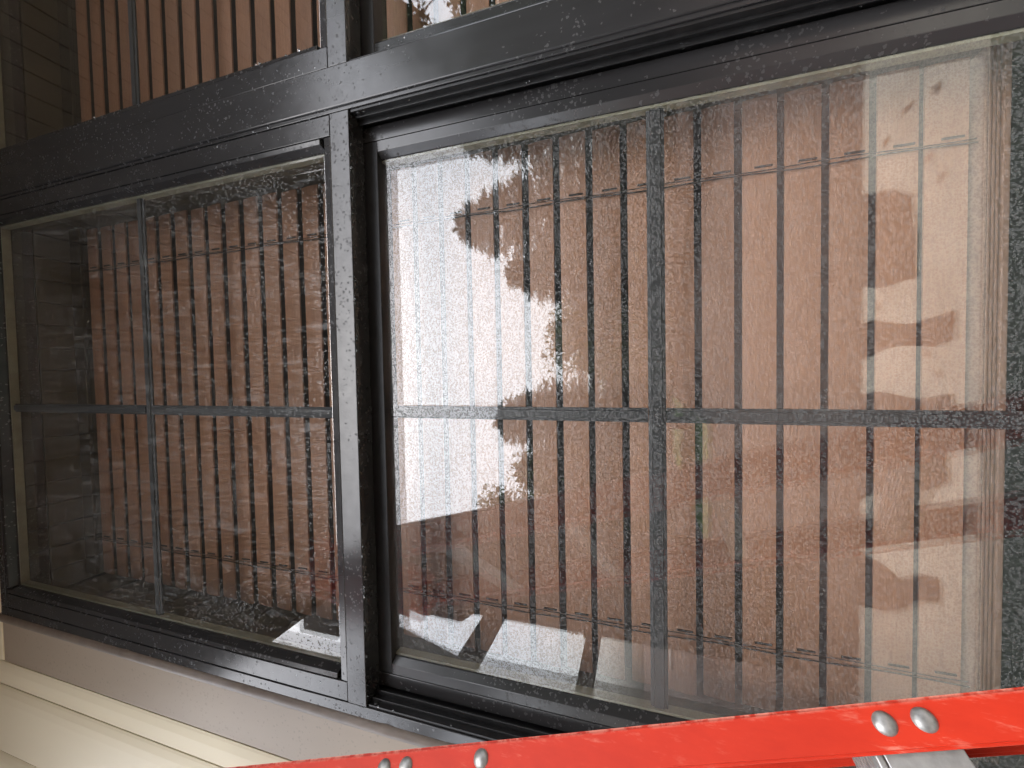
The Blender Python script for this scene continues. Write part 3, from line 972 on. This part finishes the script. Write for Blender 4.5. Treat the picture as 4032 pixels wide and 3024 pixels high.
rug = box('outdoor_rug', (-1.6, -1.40, FLOOR + .001), (1.7, -0.12, FLOOR + .013), M['rug'], bev=.004)
tag(rug, 'dark green outdoor rug on the patio below the windows', 'rug')

# fallen leaves on the patio
rnd = random.Random(4)
lm = bpy.data.meshes.new('leaf')
lm.from_pydata([(-.03, 0, .002), (-.008, .013, .008), (.02, .008, .004), (.035, 0, .010), (.018, -.010, .004), (-.010, -.012, .007)], [], [(0, 1, 2, 3), (0, 3, 4, 5)])
lm.materials.append(M['deadleaf'])
for tx, tz, sc in ((.50, -.505, 1.3), (.44, -.47, 1.0), (.53, -.55, 1.2), (.40, -.54, 1.0), (.115, -.46, 1.0), (.02, -.54, .9), (-.02, -.56, .8), (-.30, -.545, .9), (-.45, -.54, .8), (-.33, -.455, .9), (.36, -.56, .9), (-.40, -.45, .7)):
    p = refl(tx, tz, -FLOOR / -tz)
    o = link('fallen_leaf', lm, None, None, (p.x, p.y, FLOOR + .003))
    o.rotation_euler = (0, 0, rnd.uniform(0, 6.28)); o.scale = (sc,) * 3
    tag(o, 'small dead brown leaf lying on the pale patio', 'leaf', 'dead leaves on the patio')

# ------------------------------------------------------------------ red ladder in the foreground
A0 = Vector((-0.16066, -0.23776, -0.17976))
d_ = Vector((-0.29182, -0.06457, 0.95429)).normalized()
n_ = Vector((0, -0.5, 0)) - (A0 + d_ * 0.07)
n_ = (n_ - d_ * n_.dot(d_)).normalized()
n_ = (Matrix.Rotation(math.radians(7), 3, d_) @ n_)          # turned so that the web hides behind the front flange
u_ = n_.cross(d_).normalized() * -1.0
u_ = d_.cross(n_) * -1.0
LM = Matrix((u_, d_, n_)).transposed().to_4x4()   # local x across, y along rail, z to the camera
LM.translation = A0
lad = empty('ladder', (A0 + d_ * -1.1), 'scuffed red fibreglass ladder leaning in front of the window', 'ladder')
FW, DEP, TH = 0.0205, 0.068, 0.004
ymin, ymax = -1.11, 1.02
def channel(x0, flip):
    """C section: front flange, web, rear flange; opens to +x unless flipped"""
    prof = [(0, 0), (FW, 0), (FW, -TH), (TH, -TH), (TH, -DEP + TH), (FW, -DEP + TH), (FW, -DEP), (0, -DEP)]
    if flip: prof = [(-a, b) for a, b in prof][::-1]
    bm = bmesh.new()
    NS = 60
    rows = []
    for i in range(NS + 1):
        y = ymin + (ymax - ymin) * i / NS
        rows.append([bm.verts.new((x0 + a, y, b)) for a, b in prof])
    k = len(prof)
    for r0, r1 in zip(rows, rows[1:]):
        for j in range(k):
            bm.faces.new((r0[j], r0[(j + 1) % k], r1[(j + 1) % k], r1[j]))
    bm.faces.new(rows[0][::-1]); bm.faces.new(rows[-1])
    bmesh.ops.recalc_face_normals(bm, faces=bm.faces[:])
    es = [e for e in bm.edges if len(e.link_faces) == 2 and e.calc_face_angle(0) > 0.6]
    bmesh.ops.bevel(bm, geom=es, offset=0.0014, segments=2, affect='EDGES')
    bmesh.ops.transform(bm, matrix=LM, verts=bm.verts)
    return bm_obj('rail', bm, M['red'], lad)
WID = 0.40
channel(0.0, False)
channel(WID, True)
# rivets on the front flange, in pairs at each tread
def rivet_mesh():
    bm = bmesh.new()
    prof = [(0.0, .0024), (.0022, .0022), (.0038, .0016), (.0049, .0008), (.0053, 0)]
    n = 20
    rings = []
    for r, z in prof:
        if r == 0: rings.append([bm.verts.new((0, 0, z))])
        else: rings.append([bm.verts.new((r * math.cos(2 * math.pi * k / n), r * math.sin(2 * math.pi * k / n), z)) for k in range(n)])
    for k in range(n): bm.faces.new((rings[0][0], rings[1][k], rings[1][(k + 1) % n]))
    for a, b in zip(rings[1:], rings[2:]):
        for k in range(n): bm.faces.new((a[k], b[k], b[(k + 1) % n], a[(k + 1) % n]))
    me = bpy.data.meshes.new('rivet'); bm.to_mesh(me); bm.free()
    for p in me.polygons: p.use_smooth = True
    me.materials.append(M['rivet'])
    return me
rv = rivet_mesh()
RQ = Matrix((d_, u_, n_)).transposed().to_quaternion()
def rivet(x, y, z=0.0):
    w = LM @ Vector((x, y, z))
    o = link('rivet', rv, None, lad, w)
    o.rotation_mode = 'QUATERNION'; o.rotation_quaternion = RQ
k = -4
while 0.0573 + k * 0.306 < ymax - 0.05:
    yc = 0.0573 + k * 0.306
    k += 1
    if yc < ymin + 0.05: continue
    for dy in (-.0088, .0088):
        rivet(0.0090, yc + dy); rivet(WID - 0.0090, yc + dy)
    rivet(0.0085, yc - 0.066)
    # tread: ribbed aluminium channel set between the rails
    bm = bmesh.new()
    add_box(bm, (TH + .0005, yc + .016, -DEP + TH + .001), (WID - TH - .0005, yc + .0195, -TH - .001), .0008)
    add_box(bm, (TH + .0005, yc - .019, -TH - .0035), (WID - TH - .0005, yc + .0155, -TH - .001), .0006)
    add_box(bm, (TH + .0005, yc - .019, -DEP + TH + .001), (WID - TH - .0005, yc + .0155, -DEP + TH + .0035), .0006)
    bmesh.ops.transform(bm, matrix=LM, verts=bm.verts)
    tr = bm_obj('tread', bm, M['alu'], lad)
    bm = bmesh.new()
    for i in range(7):
        z = -DEP + TH + .006 + i * .0078
        add_box(bm, (TH + .002, yc + .0196, z), (WID - TH - .002, yc + .0212, z + .003), 0)
    bmesh.ops.transform(bm, matrix=LM, verts=bm.verts)
    bm_obj('tread_ribs', bm, M['alu'], tr)
for x0 in (-0.004, WID - FW - .004):
    boxf = box('foot', (x0, ymin - .012, -DEP - .006), (x0 + FW + .012, ymin + .035, .006), M['black'], lad, .003, LM)
box('top_cap', (-.03, ymax + .001, -DEP - .03), (WID + .03, ymax + .03, .03), M['red'], lad, .006, LM)
